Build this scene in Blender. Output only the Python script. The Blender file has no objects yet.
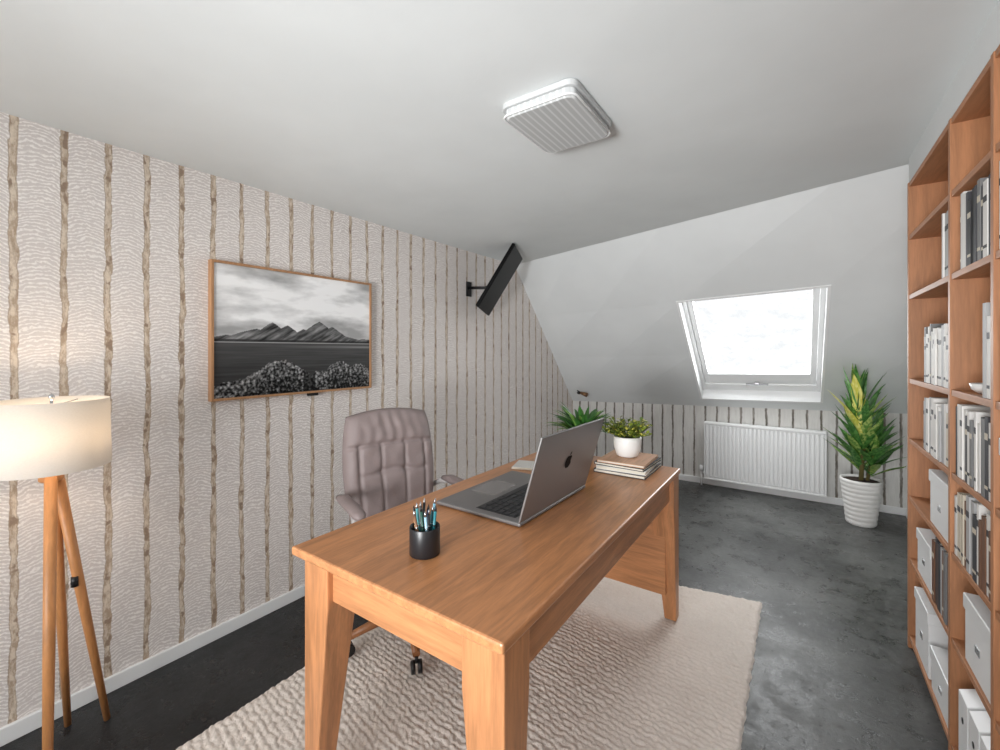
import bpy, bmesh, math, random
from math import sin, cos, pi, radians, sqrt, exp, floor
from mathutils import Vector, Matrix, noise, Euler
random.seed(7)
scene = bpy.context.scene
COL = scene.collection
scene.view_settings.view_transform = 'Standard'
scene.view_settings.look = 'None'
scene.view_settings.exposure = 0.08

# ---------------------------------------------------------------- helpers
def srgb(r, g, b):
    def f(c):
        c /= 255.0
        return c/12.92 if c <= 0.04045 else ((c+0.055)/1.055)**2.4
    return (f(r), f(g), f(b), 1.0)

class NT:
    def __init__(s, name):
        s.mat = bpy.data.materials.new(name); s.mat.use_nodes = True
        s.t = s.mat.node_tree; s.n = s.t.nodes; s.l = s.t.links
        s.b = s.n['Principled BSDF']
    def new(s, typ, **kw):
        nd = s.n.new(typ)
        for k, v in kw.items(): setattr(nd, k, v)
        return nd
    def put(s, inp, v):
        if isinstance(v, bpy.types.NodeSocket): s.l.new(v, inp)
        else: inp.default_value = v
    def m(s, op, a, b=None, c=None):
        nd = s.new('ShaderNodeMath', operation=op)
        s.put(nd.inputs[0], a)
        if b is not None: s.put(nd.inputs[1], b)
        if c is not None: s.put(nd.inputs[2], c)
        return nd.outputs[0]
    def step(s, x, lo, hi, a=0.0, b=1.0):
        nd = s.new('ShaderNodeMapRange', interpolation_type='SMOOTHSTEP')
        s.put(nd.inputs[0], x)
        for i, v in enumerate((lo, hi, a, b)): s.put(nd.inputs[i+1], v)
        return nd.outputs[0]
    def mix(s, f, a, b):
        nd = s.new('ShaderNodeMix', data_type='RGBA')
        s.put(nd.inputs[0], f); s.put(nd.inputs[6], a); s.put(nd.inputs[7], b)
        return nd.outputs[2]
    def coord(s, which='Object'):
        return s.new('ShaderNodeTexCoord').outputs[which]
    def pos(s):
        return s.new('ShaderNodeNewGeometry').outputs['Position']
    def xyz(s, v):
        nd = s.new('ShaderNodeSeparateXYZ'); s.put(nd.inputs[0], v); return nd.outputs
    def map(s, v, sc=(1, 1, 1), loc=(0, 0, 0)):
        nd = s.new('ShaderNodeMapping'); s.put(nd.inputs[0], v)
        nd.inputs['Location'].default_value = loc; nd.inputs['Scale'].default_value = sc
        return nd.outputs[0]
    def noise(s, v, scale=5, detail=4, rough=0.5, dist=0.0):
        nd = s.new('ShaderNodeTexNoise'); s.put(nd.inputs['Vector'], v)
        nd.inputs['Scale'].default_value = scale; nd.inputs['Detail'].default_value = detail
        nd.inputs['Roughness'].default_value = rough; nd.inputs['Distortion'].default_value = dist
        return nd.outputs[0]
    def bump(s, h, strength=0.3, dist=0.01):
        nd = s.new('ShaderNodeBump'); s.put(nd.inputs['Height'], h)
        nd.inputs['Strength'].default_value = strength; nd.inputs['Distance'].default_value = dist
        s.l.new(nd.outputs[0], s.b.inputs['Normal'])
    def base(s, c): s.put(s.b.inputs['Base Color'], c)
    def set(s, **kw):
        for k, v in kw.items(): s.put(s.b.inputs[k.replace('_', ' ')], v)
        return s.mat

def plain(name, col, rough=0.5, metal=0.0, var=0.06, nscale=8, bump=0.0, bscale=60, spec=None):
    t = NT(name)
    c = t.coord()
    n = t.noise(c, nscale, 3)
    dark = tuple(x*(1-var) for x in col[:3])+(1,)
    lite = tuple(min(1, x*(1+var)) for x in col[:3])+(1,)
    t.base(t.mix(n, dark, lite))
    t.set(Roughness=rough, Metallic=metal)
    if spec is not None: t.b.inputs['Specular IOR Level'].default_value = spec
    if bump: t.bump(t.noise(c, bscale, 3), bump, 0.004)
    return t.mat

def wood(name, col, axis='y', rough=0.38, contrast=0.22):
    t = NT(name); c = t.coord()
    sc = {'x': (1.2, 14, 14), 'y': (14, 1.2, 14), 'z': (14, 14, 1.2)}[axis]
    m = t.map(c, sc)
    a = t.noise(m, 2.2, 5, 0.6, 0.6)
    b = t.noise(t.map(c, tuple(x*4 for x in sc)), 3.0, 3, 0.6)
    f = t.m('ADD', t.m('MULTIPLY', a, 0.7), t.m('MULTIPLY', b, 0.3))
    f = t.step(f, 0.3, 0.7)
    dark = tuple(x*(1-contrast) for x in col[:3])+(1,)
    lite = tuple(min(1, x*(1+contrast*0.8)) for x in col[:3])+(1,)
    t.base(t.mix(f, dark, lite))
    t.set(Roughness=rough)
    t.bump(b, 0.08, 0.002)
    return t.mat

def mk(name, bm, mats, parent=None, loc=(0, 0, 0), rot=(0, 0, 0), smooth=False, bevel=0.0, seg=2, kind=None, label=None):
    me = bpy.data.meshes.new(name)
    bmesh.ops.recalc_face_normals(bm, faces=bm.faces[:])
    bm.to_mesh(me); bm.free()
    if not isinstance(mats, (list, tuple)): mats = [mats]
    for m in mats: me.materials.append(m)
    if smooth:
        for p in me.polygons: p.use_smooth = True
    o = bpy.data.objects.new(name, me); COL.objects.link(o)
    o.location = loc; o.rotation_euler = rot
    if parent: o.parent = parent
    if bevel:
        b = o.modifiers.new('bevel', 'BEVEL'); b.width = bevel; b.segments = seg; b.limit_method = 'ANGLE'; b.angle_limit = radians(40)
    if kind: o['kind'] = kind
    if label: o['label'] = label
    return o

def tag(o, label, cat, group=None):
    o['label'] = label; o['category'] = cat
    if group: o['group'] = group
    return o

def thing(name, label, cat, loc, rz=0.0, group=None):
    o = bpy.data.objects.new(name, None); COL.objects.link(o)
    o.empty_display_size = 0.1
    o.location = loc; o.rotation_euler = (0, 0, rz)
    return tag(o, label, cat, group)

def B(bm, lo, hi, mi=0, M=None):
    vs = [bm.verts.new((x, y, z)) for x in (lo[0], hi[0]) for y in (lo[1], hi[1]) for z in (lo[2], hi[2])]
    if M is not None:
        for v in vs: v.co = M @ v.co
    for q in ((0, 1, 3, 2), (4, 6, 7, 5), (0, 4, 5, 1), (2, 3, 7, 6), (0, 2, 6, 4), (1, 5, 7, 3)):
        f = bm.faces.new([vs[i] for i in q]); f.material_index = mi
    return vs

def boxo(name, lo, hi, mat, parent=None, bevel=0.0, **kw):
    c = [(a+b)/2 for a, b in zip(lo, hi)]
    bm = bmesh.new(); B(bm, [a-b for a, b in zip(lo, c)], [a-b for a, b in zip(hi, c)])
    return mk(name, bm, mat, parent, loc=c, bevel=bevel, **kw)

def frustum(bm, bot, top, mi=0):
    """bot/top: (x0,x1,y0,y1,z)"""
    vs = []
    for (x0, x1, y0, y1, z) in (bot, top):
        vs += [bm.verts.new(p) for p in ((x0, y0, z), (x1, y0, z), (x1, y1, z), (x0, y1, z))]
    for q in ((0, 3, 2, 1), (4, 5, 6, 7), (0, 1, 5, 4), (1, 2, 6, 5), (2, 3, 7, 6), (3, 0, 4, 7)):
        f = bm.faces.new([vs[i] for i in q]); f.material_index = mi

def tube(bm, pts, rads, seg=12, mi=0, cap=True):
    pts = [Vector(p) for p in pts]
    if not isinstance(rads, (list, tuple)): rads = [rads]*len(pts)
    rings = []; ref = None
    for i, p in enumerate(pts):
        d = (pts[min(i+1, len(pts)-1)]-pts[max(i-1, 0)]).normalized()
        if ref is None:
            ref = Vector((0, 0, 1)) if abs(d.z) < 0.9 else Vector((1, 0, 0))
        a = d.cross(ref).normalized(); b = d.cross(a).normalized(); ref = -b
        rings.append([bm.verts.new(p+(a*cos(2*pi*k/seg)+b*sin(2*pi*k/seg))*rads[i]) for k in range(seg)])
    for r0, r1 in zip(rings, rings[1:]):
        for k in range(seg):
            f = bm.faces.new((r0[k], r0[(k+1) % seg], r1[(k+1) % seg], r1[k])); f.material_index = mi; f.smooth = True
    if cap:
        for r in (rings[0], rings[-1]):
            f = bm.faces.new(r); f.material_index = mi

def lathe(bm, prof, seg=40, mi=0, mod=None, cx=0, cy=0):
    rings = []
    for (r, z) in prof:
        if r < 1e-5:
            rings.append([bm.verts.new((cx, cy, z))]); continue
        ring = []
        for k in range(seg):
            a = 2*pi*k/seg; rr = r*(mod(a, z) if mod else 1)
            ring.append(bm.verts.new((cx+rr*cos(a), cy+rr*sin(a), z)))
        rings.append(ring)
    for r0, r1 in zip(rings, rings[1:]):
        for k in range(seg):
            k2 = (k+1) % seg
            if len(r0) == 1 and len(r1) == 1: continue
            if len(r0) == 1: f = bm.faces.new((r0[0], r1[k2], r1[k]))
            elif len(r1) == 1: f = bm.faces.new((r0[k], r0[k2], r1[0]))
            else: f = bm.faces.new((r0[k], r0[k2], r1[k2], r1[k]))
            f.material_index = mi; f.smooth = True

def leaf(bm, base, yaw, pitch, length, width, curl, mi=0, n=7, fold=0.25, wprof=None):
    p = Vector(base); el = pitch; rows = []
    h = Vector((cos(yaw), sin(yaw), 0)); side = Vector((-sin(yaw), cos(yaw), 0))
    for i in range(n+1):
        s = i/n
        w = width*(wprof(s) if wprof else (sin(pi*min(1, s*0.92+0.08))**0.8))*0.5
        d = h*cos(el)+Vector((0, 0, 1))*sin(el)
        up = -h*sin(el)+Vector((0, 0, 1))*cos(el)
        rows.append([bm.verts.new(p+side*w+up*w*fold), bm.verts.new(p), bm.verts.new(p-side*w+up*w*fold)])
        p = p+d*(length/n); el -= curl/n
    for a, b in zip(rows, rows[1:]):
        for k in (0, 1):
            f = bm.faces.new((a[k], a[k+1], b[k+1], b[k])); f.material_index = mi; f.smooth = True

# ---------------------------------------------------------------- camera
cam = bpy.data.cameras.new('camera'); camo = bpy.data.objects.new('camera', cam); COL.objects.link(camo)
camo.location = (0, 0, 1.35); camo.rotation_euler = (pi/2, 0, radians(34.59))
cam.lens = 15.66; cam.sensor_width = 36; cam.shift_y = -0.025; cam.clip_start = 0.02
scene.camera = camo

# ---------------------------------------------------------------- materials
def wallpaper():
    t = NT('birch_wallpaper'); P = t.pos(); x, y, z = t.xyz(P)
    n1 = t.noise(t.map(P, (1, 1, 0.45)), 18, 4)
    n2 = t.noise(P, 110, 3, 0.7)
    yd = t.m('ADD', y, t.m('MULTIPLY', t.m('SUBTRACT', n1, 0.5), 0.028))
    q = t.m('ADD', t.m('DIVIDE', t.m('SUBTRACT', yd, 0.285), 0.125), 100.5)
    idx = t.m('FLOOR', q)
    s = t.m('MULTIPLY', t.m('SUBTRACT', t.m('FRACT', q), 0.5), 0.125)
    d = t.m('ABSOLUTE', s)
    wn = t.new('ShaderNodeTexWhiteNoise', noise_dimensions='1D'); t.put(wn.inputs['W'], idx)
    rnd = wn.outputs['Value']
    wob = t.noise(t.map(P, (1, 22, 12)), 3, 5, 0.75)
    halfw = t.m('ADD', 0.0024, t.m('ADD', t.m('MULTIPLY', wob, 0.0125), t.m('MULTIPLY', rnd, .0015)))
    stripe = t.m('SUBTRACT', 1.0, t.step(t.m('SUBTRACT', d, halfw), -0.0012, 0.0015))
    edge = t.m('SUBTRACT', 1.0, t.step(t.m('ABSOLUTE', t.m('SUBTRACT', d, halfw)), 0.0006, 0.0022))
    n3 = t.noise(P, 6, 4, 0.6); n4 = t.noise(t.map(P, (1, 1, 2.2)), 26, 3, 0.6)
    gap = t.m('SUBTRACT', 0.0625, d)
    arc = t.m('MULTIPLY', t.m('MULTIPLY', gap, gap), 5.0)
    ph = t.m('ADD', t.m('ADD', z, arc), t.m('ADD', t.m('MULTIPLY', n3, 0.08), t.m('ADD', t.m('MULTIPLY', rnd, 0.3), t.m('MULTIPLY', n4, 0.020))))
    w = t.m('SINE', t.m('MULTIPLY', ph, 2*pi/0.0135))
    lace = t.step(t.m('ADD', w, t.m('MULTIPLY', t.m('SUBTRACT', n2, 0.5), 5.0)), -0.4, 1.3)
    patch = t.noise(P, 3.0, 3)
    base = t.mix(lace, t.mix(patch, srgb(210, 202, 198), srgb(220, 213, 209)), srgb(245, 240, 236))
    sc = t.noise(t.map(P, (1, 70, 26)), 1.0, 5, 0.7)
    scol = t.mix(t.step(sc, 0.38, 0.62), srgb(166, 144, 120), srgb(218, 203, 184))
    scol = t.mix(t.step(t.noise(t.map(P, (1, 25, 18)), 1.2, 2), 0.58, 0.65), scol, srgb(138, 114, 92))
    c = t.mix(t.m('MULTIPLY', stripe, 0.92), base, scol)
    c = t.mix(t.m('MULTIPLY', edge, 0.65), c, srgb(160, 140, 118))
    t.base(c); t.set(Roughness=0.85)
    t.bump(t.m('ADD', lace, t.m('MULTIPLY', stripe, -1.0)), 0.22, 0.003)
    return t.mat

def kneepaper():
    t = NT('plank_wallpaper'); P = t.pos(); x, y, z = t.xyz(P)
    n1 = t.noise(t.map(P, (1, 1, 0.5)), 10, 3)
    xd = t.m('ADD', x, t.m('MULTIPLY', t.m('SUBTRACT', n1, 0.5), 0.018))
    q = t.m('ADD', t.m('DIVIDE', xd, 0.105), 100.0)
    s = t.m('ABSOLUTE', t.m('MULTIPLY', t.m('SUBTRACT', t.m('FRACT', q), 0.5), 0.105))
    wob = t.noise(t.map(P, (12, 1, 8)), 3, 4, 0.7)
    line = t.m('SUBTRACT', 1.0, t.step(t.m('SUBTRACT', s, t.m('MULTIPLY', wob, 0.014)), -0.001, 0.004))
    g = t.noise(t.map(P, (40, 1, 5)), 1.5, 4, 0.7)
    base = t.mix(g, srgb(194, 192, 188), srgb(236, 235, 232))
    t.base(t.mix(line, base, t.mix(t.step(g, 0.4, 0.6), srgb(100, 94, 86), srgb(152, 146, 138)))); t.set(Roughness=0.85)
    return t.mat

def plaster(name, col, v=0.025):
    t = NT(name); P = t.pos()
    a = t.noise(P, 1.1, 4, 0.6); b = t.noise(P, 45, 4, 0.7)
    dark = tuple(x*(1-v*2) for x in col[:3])+(1,); lite = tuple(min(1, x*(1+v)) for x in col[:3])+(1,)
    t.base(t.mix(t.step(a, 0.3, 0.7), dark, lite)); t.set(Roughness=0.8); t.bump(t.m('ADD', b, a), 0.08, 0.005)
    return t.mat

def floor_mat():
    t = NT('dark_concrete_floor'); P = t.pos()
    a = t.noise(P, 1.6, 4, 0.6, 0.1); b = t.noise(P, 30, 6, 0.8); c = t.noise(P, 45, 2, 0.6); d = t.noise(P, 8, 8, 0.78, .1)
    f = t.m('ADD', t.m('MULTIPLY', a, 0.45), t.m('ADD', t.m('MULTIPLY', b, 0.25), t.m('MULTIPLY', d, 0.30)))
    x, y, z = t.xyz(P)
    lit_side = t.step(x, -1.8, -0.2)          # window light painted into the colour: floor turns greyer towards the right
    dark = t.mix(lit_side, srgb(20, 20, 21), srgb(44, 45, 44)); lite = t.mix(lit_side, srgb(46, 47, 48), srgb(92, 93, 91))
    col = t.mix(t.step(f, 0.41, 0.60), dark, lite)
    col = t.mix(t.step(d, 0.55, 0.63, 0, 0.35), col, t.mix(lit_side, srgb(20, 20, 20), srgb(40, 40, 40)))
    col = t.mix(t.step(c, 0.64, 0.67, 0, 0.6), col, srgb(24, 24, 24))
    seam = t.m('SUBTRACT', 1.0, t.step(t.m('ABSOLUTE', t.m('SUBTRACT', t.m('FRACT', t.m('DIVIDE', t.m('ADD', y, 0.1), 1.25)), 0.5)), 0.001, 0.004))
    col = t.mix(t.m('MULTIPLY', seam, 0.5), col, srgb(14, 14, 14))
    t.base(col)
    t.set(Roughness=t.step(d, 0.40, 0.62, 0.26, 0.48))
    t.b.inputs['Specular IOR Level'].default_value = 0.42
    t.bump(t.m('ADD', t.m('MULTIPLY', b, .4), t.m('ADD', t.m('MULTIPLY', d, .6), t.m('MULTIPLY', t.step(c, .64, .67), -0.3))), 0.24, 0.02)
    return t.mat

M_wallpaper = wallpaper(); M_knee = kneepaper()
M_ceiling = plaster('ceiling_plaster', srgb(225, 229, 229)); M_wall = plaster('white_plaster', srgb(222, 225, 225))
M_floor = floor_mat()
M_white = plain('white_paint', srgb(235, 236, 236), 0.4, var=0.02)
M_enamel = plain('white_enamel', srgb(232, 233, 233), 0.3, var=0.02)
OAK = srgb(193, 134, 90)
M_desk_x = wood('oak_across', OAK, 'x', contrast=.28); M_desk_y = wood('oak_lengthwise', OAK, 'y', 0.3, .28); M_desk_z = wood('oak_upright', OAK, 'z', contrast=.28)
SH = srgb(176, 122, 84)
M_sh_y = wood('beech_shelf', SH, 'y', 0.5); M_sh_z = wood('beech_upright', SH, 'z', 0.5)
M_lampwood = wood('lamp_wood', srgb(196, 136, 84), 'z', 0.4)
M_black = plain('black_plastic', srgb(18, 18, 20), 0.4)
M_blackgloss = plain('black_gloss', srgb(10, 10, 12), 0.2, var=0.02, spec=.25)
M_alu = plain('laptop_aluminium', srgb(132, 130, 130), 0.38, 0.5, 0.02)
M_chair = plain('taupe_leather', srgb(140, 126, 124), 0.55, var=0.10, nscale=10, bump=0.25, bscale=140)
M_greyplastic = plain('pale_grey_plastic', srgb(178, 174, 172), 0.4)
M_pot = plain('white_ceramic', srgb(232, 231, 228), 0.35, var=0.03)
M_soil = plain('potting_soil', srgb(52, 38, 28), 0.95, var=0.4, nscale=60)
M_chrome = plain('brushed_metal', srgb(190, 190, 192), 0.25, 0.9, 0.02)

# ---------------------------------------------------------------- room shell
XL, XR, YB, YF = -2.25, 0.72, -2.2, 4.8
def cz(x): return 2.164+0.066*(x+2.25)/2.66
def jy(x): return 3.51-0.71*(x+2.25)/2.66
def kz(x): return 0.74+0.09*(x+2.25)/2.97
def Pslope(u, v):
    x = XL+(XR-XL)*u
    return Vector((x, 4.8+(jy(x)-4.8)*v, kz(x)+(cz(x)-kz(x))*v))

def poly(name, pts, mat, **kw):
    bm = bmesh.new(); bm.faces.new([bm.verts.new(p) for p in pts])
    return mk(name, bm, mat, kind='structure', **kw)
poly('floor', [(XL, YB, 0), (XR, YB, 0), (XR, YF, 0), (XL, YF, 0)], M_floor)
poly('wall_left', [(XL, YB, 0), (XL, YF, 0), (XL, YF, kz(XL)), (XL, jy(XL), cz(XL)), (XL, YB, cz(XL))], M_wallpaper)
poly('wall_right', [(XR, YB, 0), (XR, YF, 0), (XR, YF, kz(XR)), (XR, jy(XR), cz(XR)), (XR, YB, cz(XR))], M_wall)
poly('wall_far', [(XL, YF, 0), (XR, YF, 0), (XR, YF, kz(XR)), (XL, YF, kz(XL))], M_knee)
poly('ceiling', [(XL, YB, cz(XL)), (XR, YB, cz(XR)), (XR, jy(XR), cz(XR)), (XL, jy(XL), cz(XL))], M_ceiling)
bm = bmesh.new()
xs = [XL, -1.9, 0.4, XR]; zs = [0, 0.7, 2.0, 2.164]
for i in range(3):
    for j in range(3):
        if i == 1 and j == 1: continue  # opening for the added window behind the camera
        def Z(x, z): return cz(x) if z == 2.164 else z
        bm.faces.new([bm.verts.new((xs[a], YB, Z(xs[a], zs[b]))) for a, b in ((i, j), (i+1, j), (i+1, j+1), (i, j+1))])
mk('wall_near', bm, M_wall, kind='structure')
u1, u2, v1, v2 = 0.488, 0.807, 0.066, 0.668
us = [0, u1*0.5, u1, u2, 1]; vs_ = [0, v1, (v1+v2)/2, v2, 1]
bm = bmesh.new(); g = {}
for i, u in enumerate(us):
    for j, v in enumerate(vs_): g[i, j] = bm.verts.new(Pslope(u, v))
for i in range(4):
    for j in range(4):
        if i == 2 and j in (1, 2): continue
        bm.faces.new((g[i, j], g[i+1, j], g[i+1, j+1], g[i, j+1]))
mk('wall_slope', bm, M_wall, kind='structure')
NRM = Vector((0, 0.63, 0.777)).normalized()
def W(u, v, n): return Pslope(u, v)+NRM*n
def wbar(bm, ua, ub, va, vb, na, nb, mi=0):
    vs = [bm.verts.new(W(u, v, n)) for u in (ua, ub) for v in (va, vb) for n in (na, nb)]
    for q in ((0, 1, 3, 2), (4, 6, 7, 5), (0, 4, 5, 1), (2, 3, 7, 6), (0, 2, 6, 4), (1, 5, 7, 3)):
        f = bm.faces.new([vs[i] for i in q]); f.material_index = mi
bm = bmesh.new()
for a, b in (((u1, v1), (u2, v1)), ((u2, v1), (u2, v2)), ((u2, v2), (u1, v2)), ((u1, v2), (u1, v1))):
    bm.faces.new([bm.verts.new(W(*a, 0)), bm.verts.new(W(*b, 0)), bm.verts.new(W(*b, 0.17)), bm.verts.new(W(*a, 0.17))])
tw, tv = 0.006, 0.008
wbar(bm, u1-tw, u1, v1-tv, v2+tv, -0.006, 0.004); wbar(bm, u2, u2+tw, v1-tv, v2+tv, -0.006, 0.004)
wbar(bm, u1, u2, v2, v2+tv, -0.006, 0.004); wbar(bm, u1, u2, v1-tv, v1, -0.010, 0.004)
win = mk('window_1', bm, M_white, kind='structure')
def framering(name, du, dv, wu, wv, na, nb, mat, bot=1.5):
    bm = bmesh.new()
    a, b, c, d = u1+du, u2-du, v1+dv, v2-dv
    wbar(bm, a, a+wu, c, d, na, nb); wbar(bm, b-wu, b, c, d, na, nb)
    wbar(bm, a+wu, b-wu, c, c+wv*bot, na, nb); wbar(bm, a+wu, b-wu, d-wv, d, na, nb)
    return mk(name, bm, mat, win, bevel=0.003)
framering('window_frame', 0.0, 0.0, 0.010, 0.012, 0.10, 0.17, M_white, 3.4)
framering('window_sash', 0.011, 0.013, 0.014, 0.016, 0.115, 0.165, M_enamel, 5.8)
bm = bmesh.new()
a, b, c, d = u1+0.02, u2-0.02, v1+0.05, v2-0.025
bm.faces.new([bm.verts.new(W(*p, 0.145)) for p in ((a, c), (b, c), (b, d), (a, d))])
t = NT('window_glass')
tr = t.new('ShaderNodeBsdfTransparent')
gn = t.noise(t.pos(), 9, 5, .7)
t.l.new(t.mix(t.step(gn, .3, .7), (.78, .79, .795, 1), (1, 1, 1, 1)), tr.inputs[0])
gl = t.new('ShaderNodeBsdfGlossy'); gl.inputs['Roughness'].default_value = 0.05
mx = t.new('ShaderNodeMixShader'); mx.inputs[0].default_value = 0.05
t.l.new(tr.outputs[0], mx.inputs[1]); t.l.new(gl.outputs[0], mx.inputs[2])
t.l.new(mx.outputs[0], t.n['Material Output'].inputs[0])
mk('window_glass', bm, t.mat, win)
bm = bmesh.new()
um = (u1+u2)/2
wbar(bm, um-0.03, um+0.03, v1+0.045, v1+0.053, 0.085, 0.10)
wbar(bm, um-0.006, um+0.006, v1+0.043, v1+0.057, 0.095, 0.118)
mk('window_handle', bm, M_chrome, win, bevel=0.002)
boxo('baseboard_left', (XL, YB, 0), (XL+0.014, YF, 0.06), M_white, kind='structure', bevel=0.003)
boxo('baseboard_far', (XL, YF-0.014, 0), (XR, YF, 0.06), M_white, kind='structure', bevel=0.003)
boxo('baseboard_right', (XR-0.014, 2.72, 0), (XR, YF-0.014, 0.06), M_white, kind='structure', bevel=0.003)
bm = bmesh.new()
ys = (YB, 2.71)
vs = [bm.verts.new((x, y, z)) for x in (0.412, XR) for y in ys for z in (2.118, cz(x)+0.001)]
for q in ((0, 1, 3, 2), (4, 6, 7, 5), (0, 4, 5, 1), (2, 3, 7, 6), (0, 2, 6, 4), (1, 5, 7, 3)): bm.faces.new([vs[i] for i in q])
mk('trim_1', bm, M_wall, kind='structure')
bm = bmesh.new()
for lo, hi in (((-1.9, YB-.05, .7), (-1.83, YB+.03, 2.0)), ((.33, YB-.05, .7), (.4, YB+.03, 2.0)), ((-1.83, YB-.05, .7), (.33, YB+.03, .77)), ((-1.83, YB-.05, 1.93), (.33, YB+.03, 2.0)), ((-.78, YB-.05, .77), (-.72, YB+.03, 1.93))): B(bm, lo, hi)
mk('added_window', bm, M_white, kind='structure', bevel=0.004)  # unseen window, added behind the camera to go with the fill light

# ---------------------------------------------------------------- radiator
rad = thing('radiator', 'white ribbed panel radiator fixed below the skylight', 'radiator', (-0.295, 4.72, 0.08))
bm = bmesh.new(); n = 28; w = 0.97; h = 0.56
for i in range(n):
    x0 = -w/2+0.012+i*(w-0.024)/n; x1 = x0+(w-0.024)/n
    frustum(bm, (x0+.006, x1-.006, -.043, -.022, .03), (x0+.006, x1-.006, -.043, -.022, h-.03))
B(bm, (-w/2+.006, -.026, .012), (w/2-.006, -.005, h-.012))
mk('radiator_panel', bm, M_enamel, rad, bevel=0.004)
bm = bmesh.new()
B(bm, (-w/2, -.044, h-.018), (w/2, .045, h))
B(bm, (-w/2, -.040, 0), (-w/2+.012, .045, h-.018)); B(bm, (w/2-.012, -.040, 0), (w/2, .045, h-.018))
B(bm, (-w/2+.012, -.040, 0), (w/2-.012, -.02, .016))
for i in range(22):
    B(bm, (-w/2+.03+i*.042, .0, h-.004), (-w/2+.05+i*.042, .035, h+.001))
mk('radiator_casing', bm, M_enamel, rad, bevel=0.003)
bm = bmesh.new(); tube(bm, [(-w/2-.03, 0, .05), (-w/2+.01, 0, .05)], .012); tube(bm, [(-w/2-.03, 0, -.078), (-w/2-.03, 0, .07)], .009)
tube(bm, [(-w/2-.03, 0, .06), (-w/2-.03, 0, .12)], .018)
mk('radiator_valve', bm, M_enamel, rad)

# ---------------------------------------------------------------- rug
def rug():
    t = NT('cream_wool'); P = t.coord()
    a = t.noise(P, 4, 4); b = t.noise(P, 120, 3)
    t.base(t.mix(t.m('ADD', t.m('MULTIPLY', a, .5), t.m('MULTIPLY', b, .5)), srgb(204, 192, 182), srgb(246, 238, 230)))
    t.set(Roughness=0.95); t.bump(b, 0.6, 0.005)
    A, Bc, C, D = Vector((-1.73, 0.32)), Vector((-0.165, 0.32)), Vector((-0.165, 2.70)), Vector((-1.73, 2.40))
    nu, nv = 310, 450
    bm = bmesh.new(); V = []
    for j in range(nv+1):
        row = []
        for i in range(nu+1):
            u, v = i/nu, j/nv
            p = (A*(1-u)+Bc*u)*(1-v)+(D*(1-u)+C*u)*v
            jx = noise.noise((p.x*3, p.y*3, 0))*0.014+noise.noise((p.x*22, p.y*22, 3))*0.007
            r = (p.y+jx+p.x*0.10)/0.024; k = floor(r); fr = r-k
            row_h = abs(sin(pi*fr))**0.5
            ph = (p.x+noise.noise((p.x*18, k*1.7, 2))*.012+noise.noise((k*3.1, 4, 2))*.05+0.9*(fr-.5)*.024)/0.027
            lp = abs(sin(pi*ph))**0.6
            z = 0.007+0.0065*row_h*(0.3+0.7*lp)+0.004*noise.noise((p.x*45, p.y*45, 1))
            e = min(u, 1-u, v, 1-v)
            edge = min(1, e/0.006)
            wob = 0.006*noise.noise((p.x*25, p.y*25, 5))
            row.append(bm.verts.new((p.x+wob, p.y+wob, 0.002+max(.001, z)*edge)))
        V.append(row)
    for j in range(nv):
        for i in range(nu): bm.faces.new((V[j][i], V[j][i+1], V[j+1][i+1], V[j+1][i]))
    o = mk('rug', bm, t.mat, smooth=True)
    tag(o, 'chunky braided cream wool rug under the desk', 'rug')
rug()

# ---------------------------------------------------------------- desk
desk = thing('desk', 'honey oak writing desk with tapered legs on the cream rug', 'desk', (-0.875, 1.51, 0.0))
dx, dy, T = 0.385, 0.79, 0.76
boxo('desktop', (-dx, -dy, T-.026), (dx, dy, T), M_desk_y, desk, bevel=0.006)
bm = bmesh.new()
B(bm, (-dx+.045, -dy+.05, .618), (-dx+.067, dy-.05, T-.026)); B(bm, (dx-.050, -dy+.05, .618), (dx-.028, dy-.05, T-.026))
mk('apron', bm, M_desk_y, desk, bevel=0.003)
bm = bmesh.new()
B(bm, (-dx+.05, -dy+.045, .618), (dx-.05, -dy+.067, T-.026))
mk('apron', bm, M_desk_x, desk, bevel=0.003)
def rng(a, b): return (min(a, b), max(a, b))
for sx in (-1, 1):
    for sy in (-1, 1):
        X0, Y0 = sx*(dx-.008), sy*(dy-.004)
        if sy < 0: Y0 = sy*(dy-.026)
        if sx < 0: X0 = sx*(dx-.028)
        if sx > 0 and sy < 0: X0 = dx-.014
        lw, ly, bw = 0.115, 0.105, 0.056
        bm = bmesh.new()
        xb = rng(X0, X0-sx*bw); yb = rng(Y0, Y0-sy*bw); xt = rng(X0, X0-sx*lw); yt = rng(Y0, Y0-sy*ly)
        z0 = 0.0200
        frustum(bm, (*xb, *yb, z0), (*xt, *yt, .60))
        B(bm, (xt[0], yt[0], .60), (xt[1], yt[1], T-.027))
        bmesh.ops.remove_doubles(bm, verts=bm.verts[:], dist=1e-4)
        mk('leg', bm, M_desk_z, desk, bevel=0.004)
boxo('end_panel', (-dx+.06, dy-.095, .15), (dx-.05, dy-.07, T-.027), M_desk_x, desk, bevel=0.003)

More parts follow.
